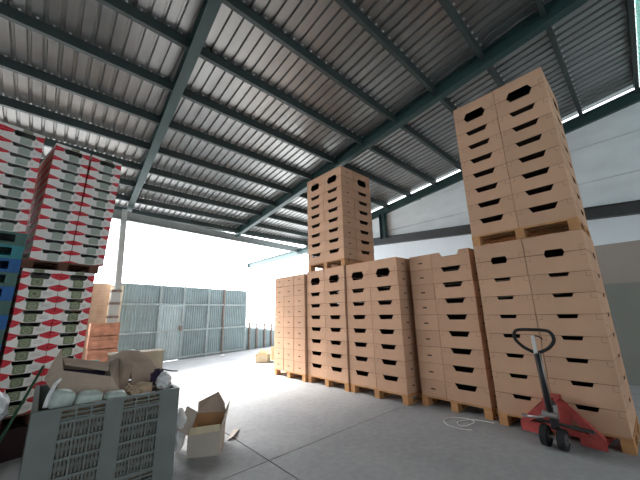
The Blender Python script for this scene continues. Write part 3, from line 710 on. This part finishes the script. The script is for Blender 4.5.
# ------------------------------------------------------------------ open carton on the floor
fc = empty('floor_carton', (1.45, 3.5, 0), 0, 'open pale carton with raised flaps standing on the floor beside the pallet box', 'carton')
T0 = Vector((1.45, 3.5, 0))
a0, a1 = (1.276, 3.493, .0), (1.535, 3.319, .0); dv = Vector((.19, .285, 0))
hF = .20
A0, A1 = Vector(a0), Vector(a1); B0, B1 = A0+dv, A1+dv
up_ = lambda v, z: Vector((v.x, v.y, z))
m_ = MB(); fn = (A1-A0).cross(Vector((0, 0, 1)))
panel(m_, PT(A0, A1, up_(A1, hF+.03), up_(A0, hF)), 'cartonout', fn)
panel(m_, PT(B0, B1, up_(B1, .33), up_(B0, .33)), 'cartonout', -fn)
panel(m_, PT(A0, B0, up_(B0, .33), up_(A0, hF)), 'cartonout', (-1, .6, 0)); panel(m_, PT(A1, B1, up_(B1, .33), up_(A1, hF+.03)), 'cartonout', (1, -.6, 0))
panel(m_, PT(up_(A0, .004), up_(A1, .004), up_(B1, .004), up_(B0, .004)), 'cartonin', (0, 0, 1))
ins = .008
m_.build('body', fc)
m_ = MB(); panel(m_, PT(up_(B0, .02)+Vector((.01, -.012, 0)), up_(B1, .02)+Vector((-.004, -.014, 0)), up_(B1, .32)+Vector((-.004, -.014, 0)), up_(B0, .32)+Vector((.01, -.012, 0))), 'cartonin', fn, .003); panel(m_, PT(up_(A0, .02)+Vector((.008, .004, 0)), up_(B0, .02)+Vector((.008, -.006, 0)), up_(B0, .32)+Vector((.008, -.006, 0)), up_(A0, hF-.005)+Vector((.008, .004, 0))), 'cartonin', (1, -.6, 0), .003)
m_.build('lining', fc, label='brown inner faces')
m_ = MB(); panel(m_, PT(up_(A0, hF), up_(A1, hF+.03), up_(A1, hF+.085)+Vector((.012, .018, 0)), up_(A0, hF+.065)+Vector((.022, .02, 0))), 'cream', fn); m_.build('flap', fc)
m_ = MB(); panel(m_, PT(up_(B0, .33), up_(B1, .33), up_(B1, .40)+Vector((.0, .03, 0)), up_(B1, .53)+Vector((-.07, .06, 0)), up_(B0, .42)+Vector((.02, .05, 0))), 'greycard', -fn); m_.build('flap', fc)
m_ = MB(); panel(m_, PT(up_(A1, hF+.03), up_(B1, .33), up_(B1, .44)+Vector((.04, -.02, 0)), up_(A1, .34)+Vector((.05, -.03, 0))), 'cartonout', (1, -.6, 0)); m_.build('flap', fc)
m_ = MB(); panel(m_, PT(up_(A0, hF), up_(B0, .33), up_(B0, .40)+Vector((-.10, .05, 0)), up_(A0, .27)+Vector((-.10, .05, 0))), 'cartonout', (-1, .6, .5)); m_.build('flap', fc)
blob('plastic_bag', (1.24, 3.70, .21), (.17, .30, .42), 'whitebag', 31, .28, 2.4, 'crumpled white plastic bag leaning between the floor carton and pallet box', 'plastic bag', flat=.95, rz=-.4)
m_ = MB(); m_.slab([(1.76, 3.60, .002), (1.83, 3.585, .03), (2.02, 3.80, .012), (1.96, 3.85, .002)], (0, 0, .004), 'cartonout'); m_.build('paper_scrap', None, 'flat pale paper scrap on the floor beside the open carton', 'paper scrap')

# small cartons far by the fence
def mini(loc, size, rz, mat, label):
    t = empty('small_carton', loc, rz, label, 'carton')
    w, d, h = size; m_ = MB()
    for a, b_ in (((-w/2, -d/2, 0), (w/2, -d/2+.006, h)), ((-w/2, d/2-.006, 0), (w/2, d/2, h)), ((-w/2, -d/2+.006, 0), (-w/2+.006, d/2-.006, h)), ((w/2-.006, -d/2+.006, 0), (w/2, d/2-.006, h)), ((-w/2, -d/2, 0), (w/2, d/2, .005))): m_.box(a, b_, mat)
    m_.build('body', t)
    m_ = MB(); m_.slab([(-w/2, -d/2, h), (w/2, -d/2, h), (w/2-.02, -d/2-.08, h+.03), (-w/2+.02, -d/2-.08, h+.03)], (0, 0, .005), mat); m_.build('flap', t)
    m_ = MB(); m_.slab([(w/2, -d/2, h), (w/2, d/2, h), (w/2+.05, d/2, h+.09), (w/2+.05, -d/2, h+.07)], (.005, 0, 0), mat); m_.build('flap', t)
mini((5.08, 8.25, 0), (.40, .36, .24), .75, 'cream', 'small cream carton on the floor before the low fence')
mini((5.62, 8.3, 0), (.28, .3, .38), .5, 'cream', 'taller cream carton on the floor beside the stack nearest the gate')
blob('litter_scrap', (4.75, 10.35, .03), (.2, .16, .07), 'whitebag', 41, .3, label='small white scrap on the floor at the foot of the gate', cat='scrap', flat=.8)

# cord loop on the floor
m_ = MB()
cp = [(4.42, 1.62), (4.37, 1.86), (4.24, 1.95), (4.12, 1.97), (4.04, 1.89), (4.10, 1.83), (4.24, 1.81), (4.33, 1.86), (4.34, 1.97), (4.22, 2.10), (4.07, 2.12), (3.96, 2.02), (3.94, 1.90), (3.96, 1.80), (4.0, 1.74)]
def cr(P, n=6):
    out = []
    for i in range(len(P)-1):
        p0, p1, p2, p3 = P[max(i-1, 0)], P[i], P[i+1], P[min(i+2, len(P)-1)]
        for k in range(n):
            t = k/n; out.append(tuple(.5*(2*p1[j] + (p2[j]-p0[j])*t + (2*p0[j]-5*p1[j]+4*p2[j]-p3[j])*t*t + (3*p1[j]-p0[j]-3*p2[j]+p3[j])*t**3) for j in range(len(p1))))
    out.append(P[-1]); return out
m_.tube([(x, y, .006 + (.008 if 30 < i < 40 else 0)) for i, (x, y) in enumerate(cr(cp))], .0055, 'cord', 6)
m_.build('cord', None, 'thin white cord lying in loops on the floor before the lidless stack', 'cord')

# ------------------------------------------------------------------ pallet jack
pj = empty('pallet_jack', (4.15, .945, 0), math.radians(-7), 'red hand pallet jack with black loop handle parked at the near stack', 'pallet jack')
def part(mb, name, parent=None, label=None): return mb.build(name, parent or pj, label=label)
# local x = fork direction, y = left
for s_ in (-1, 1):
    m_ = MB(); y = s_*.255
    m_.box((.23, y-.075, .03), (1.08, y+.075, .09), 'jackred'); m_.slab([(1.08, y-.075, .03), (1.08, y+.075, .03), (1.16, y+.05, .03), (1.16, y-.05, .03)], (0, 0, .05), 'jackred'); fk = part(m_, 'fork')
    m_ = MB(); m_.cyl((.95, y-.04, .041), (.95, y+.04, .041), .04, 'wheel', 16); part(m_, 'roller', fk)
    # sloping side plate from the apex to the fork heel
    m_ = MB()
    apex = Vector((.16, s_*.02, .47)); ap2 = Vector((.16, s_*.02, .36)); out_ = Vector((.13, s_*.375, .135)); out2 = Vector((.13, s_*.375, .04)); in2 = Vector((.13, s_*.17, .04)); in1 = Vector((.13, s_*.17, .12))
    m_.slab([apex, out_, out2, in2, in1, (.13, s_*.285, .135), ap2], (.014, 0, 0), 'jackred')
    m_.slab([apex + Vector((0, s_*.03, .0)), out_, out_ + Vector((.13, -s_*.03, 0)), Vector((.24, s_*.03, .44))], (0, 0, -.012), 'jackred')
    m_.slab([out_, out2, out2 + Vector((.13, -s_*.03, 0)), out_ + Vector((.13, -s_*.03, 0))], (0, -s_*.012, 0), 'jackred')
    part(m_, 'side_plate')
m_ = MB(); m_.box((.145, -.33, .10), (.235, .33, .15), 'jackred'); m_.box((.145, -.12, .15), (.16, .12, .42), 'jackred'); part(m_, 'cross_plate')
m_ = MB(); m_.box((.02, -.33, .205), (.05, .16, .232), 'blacksteel'); part(m_, 'crossbar')
m_ = MB(); m_.box((.0, -.05, .445), (.23, .05, .475), 'jackred'); part(m_, 'head_plate')
m_ = MB(); m_.cyl((.05, 0, .16), (.05, 0, .44), .042, 'blacksteel'); m_.cyl((.05, 0, .30), (.05, 0, .40), .052, 'steel'); m_.cyl((-.02, .07, .31), (-.02, -.07, .31), .03, 'steel'); pu = part(m_, 'pump')
m_ = MB(); m_.tube([(-.03, .03, .30), (-.06, .1, .27), (-.07, .22, .255)], .014, 'steel'); m_.cbox((-.07, .235, .258), (.05, .05, .018), 'steel'); part(m_, 'pedal')
m_ = MB(); m_.cyl((-.03, -.13, .1), (-.03, .13, .1), .018, 'steel'); part(m_, 'axle')
for s_ in (-1, 1):
    m_ = MB(); m_.cyl((-.03, s_*.075-.028, .1), (-.03, s_*.075+.028, .1), .1, 'black', 28); w_ = part(m_, 'steering_wheel')
    m_ = MB(); m_.cyl((-.03, s_*.075-.031, .1), (-.03, s_*.075+.031, .1), .055, 'wheel', 20); part(m_, 'hub', w_)
# tow bar
lo = Vector((-.02, 0, .34)); hi = Vector((-.08, -.005, .94))
m_ = MB(); m_.tube([lo, hi], .034, 'blacksteel', 4); part(m_, 'tow_bar')
m_ = MB(); m_.tube([lo + Vector((-.02, -.035, .05)), hi + Vector((-.02, -.03, 0))], .006, 'steel', 6); part(m_, 'control_rod', label='thin bare steel rod beside the black tow bar')
lp = [(0, .93), (.05, .95), (.12, .99), (.175, 1.05), (.19, 1.10), (.175, 1.15), (.13, 1.175), (.0, 1.18), (-.13, 1.175), (-.175, 1.15), (-.19, 1.10), (-.175, 1.05), (-.12, .99), (-.05, .95)]
m_ = MB(); m_.tube([(-.08 - (z-.93)*.1, y, z) for y, z in cr(lp + [lp[0]], 4)[:-1]], .017, 'black', 10, closed=True); hn = part(m_, 'loop_handle')
m_ = MB(); m_.cbox((-.1, 0, 1.02), (.012, .036, .19), 'tag'); part(m_, 'lever_plate', hn, label='pale lever plate inside the loop')
m_ = MB(); m_.tube([(-.098, -.02, 1.115), (-.105, -.06, 1.11), (-.11, -.09, 1.085)], .007, 'black', 6); part(m_, 'release_lever', hn)

# ------------------------------------------------------------------ light
w = bpy.data.worlds.new('sky'); scn.world = w; w.use_nodes = True
nt = w.node_tree; bg = nt.nodes['Background']
tc = nt.nodes.new('ShaderNodeTexCoord'); dt = nt.nodes.new('ShaderNodeVectorMath'); dt.operation = 'DOT_PRODUCT'
gl = Vector((-.3, .82, .48)).normalized(); dt.inputs[1].default_value = gl
nt.links.new(tc.outputs['Generated'], dt.inputs[0])
mr = nt.nodes.new('ShaderNodeMapRange'); mr.inputs['From Min'].default_value = -.2; mr.inputs['From Max'].default_value = 1; mr.inputs['To Min'].default_value = .9; mr.inputs['To Max'].default_value = 7.5
nt.links.new(dt.outputs['Value'], mr.inputs['Value']); nt.links.new(mr.outputs[0], bg.inputs['Strength'])
bg.inputs['Color'].default_value = (.92, .975, 1.03, 1)
sd = bpy.data.lights.new('sun', 'SUN'); sd.energy = 14.0; sd.angle = math.radians(25); sd.color = (1, .97, .92)
so = bpy.data.objects.new('sun', sd); col.objects.link(so)
dirv = Vector((.32, -1.0, -.95)); so.rotation_euler = dirv.to_track_quat('-Z', 'Y').to_euler()

vs = scn.view_settings; vs.view_transform = 'Standard'; vs.look = 'None'; vs.gamma = 1; vs.use_curve_mapping = False; vs.exposure = 0.75
scn.cycles.max_bounces = 10; scn.cycles.diffuse_bounces = 6
scn.cycles.use_denoising = True
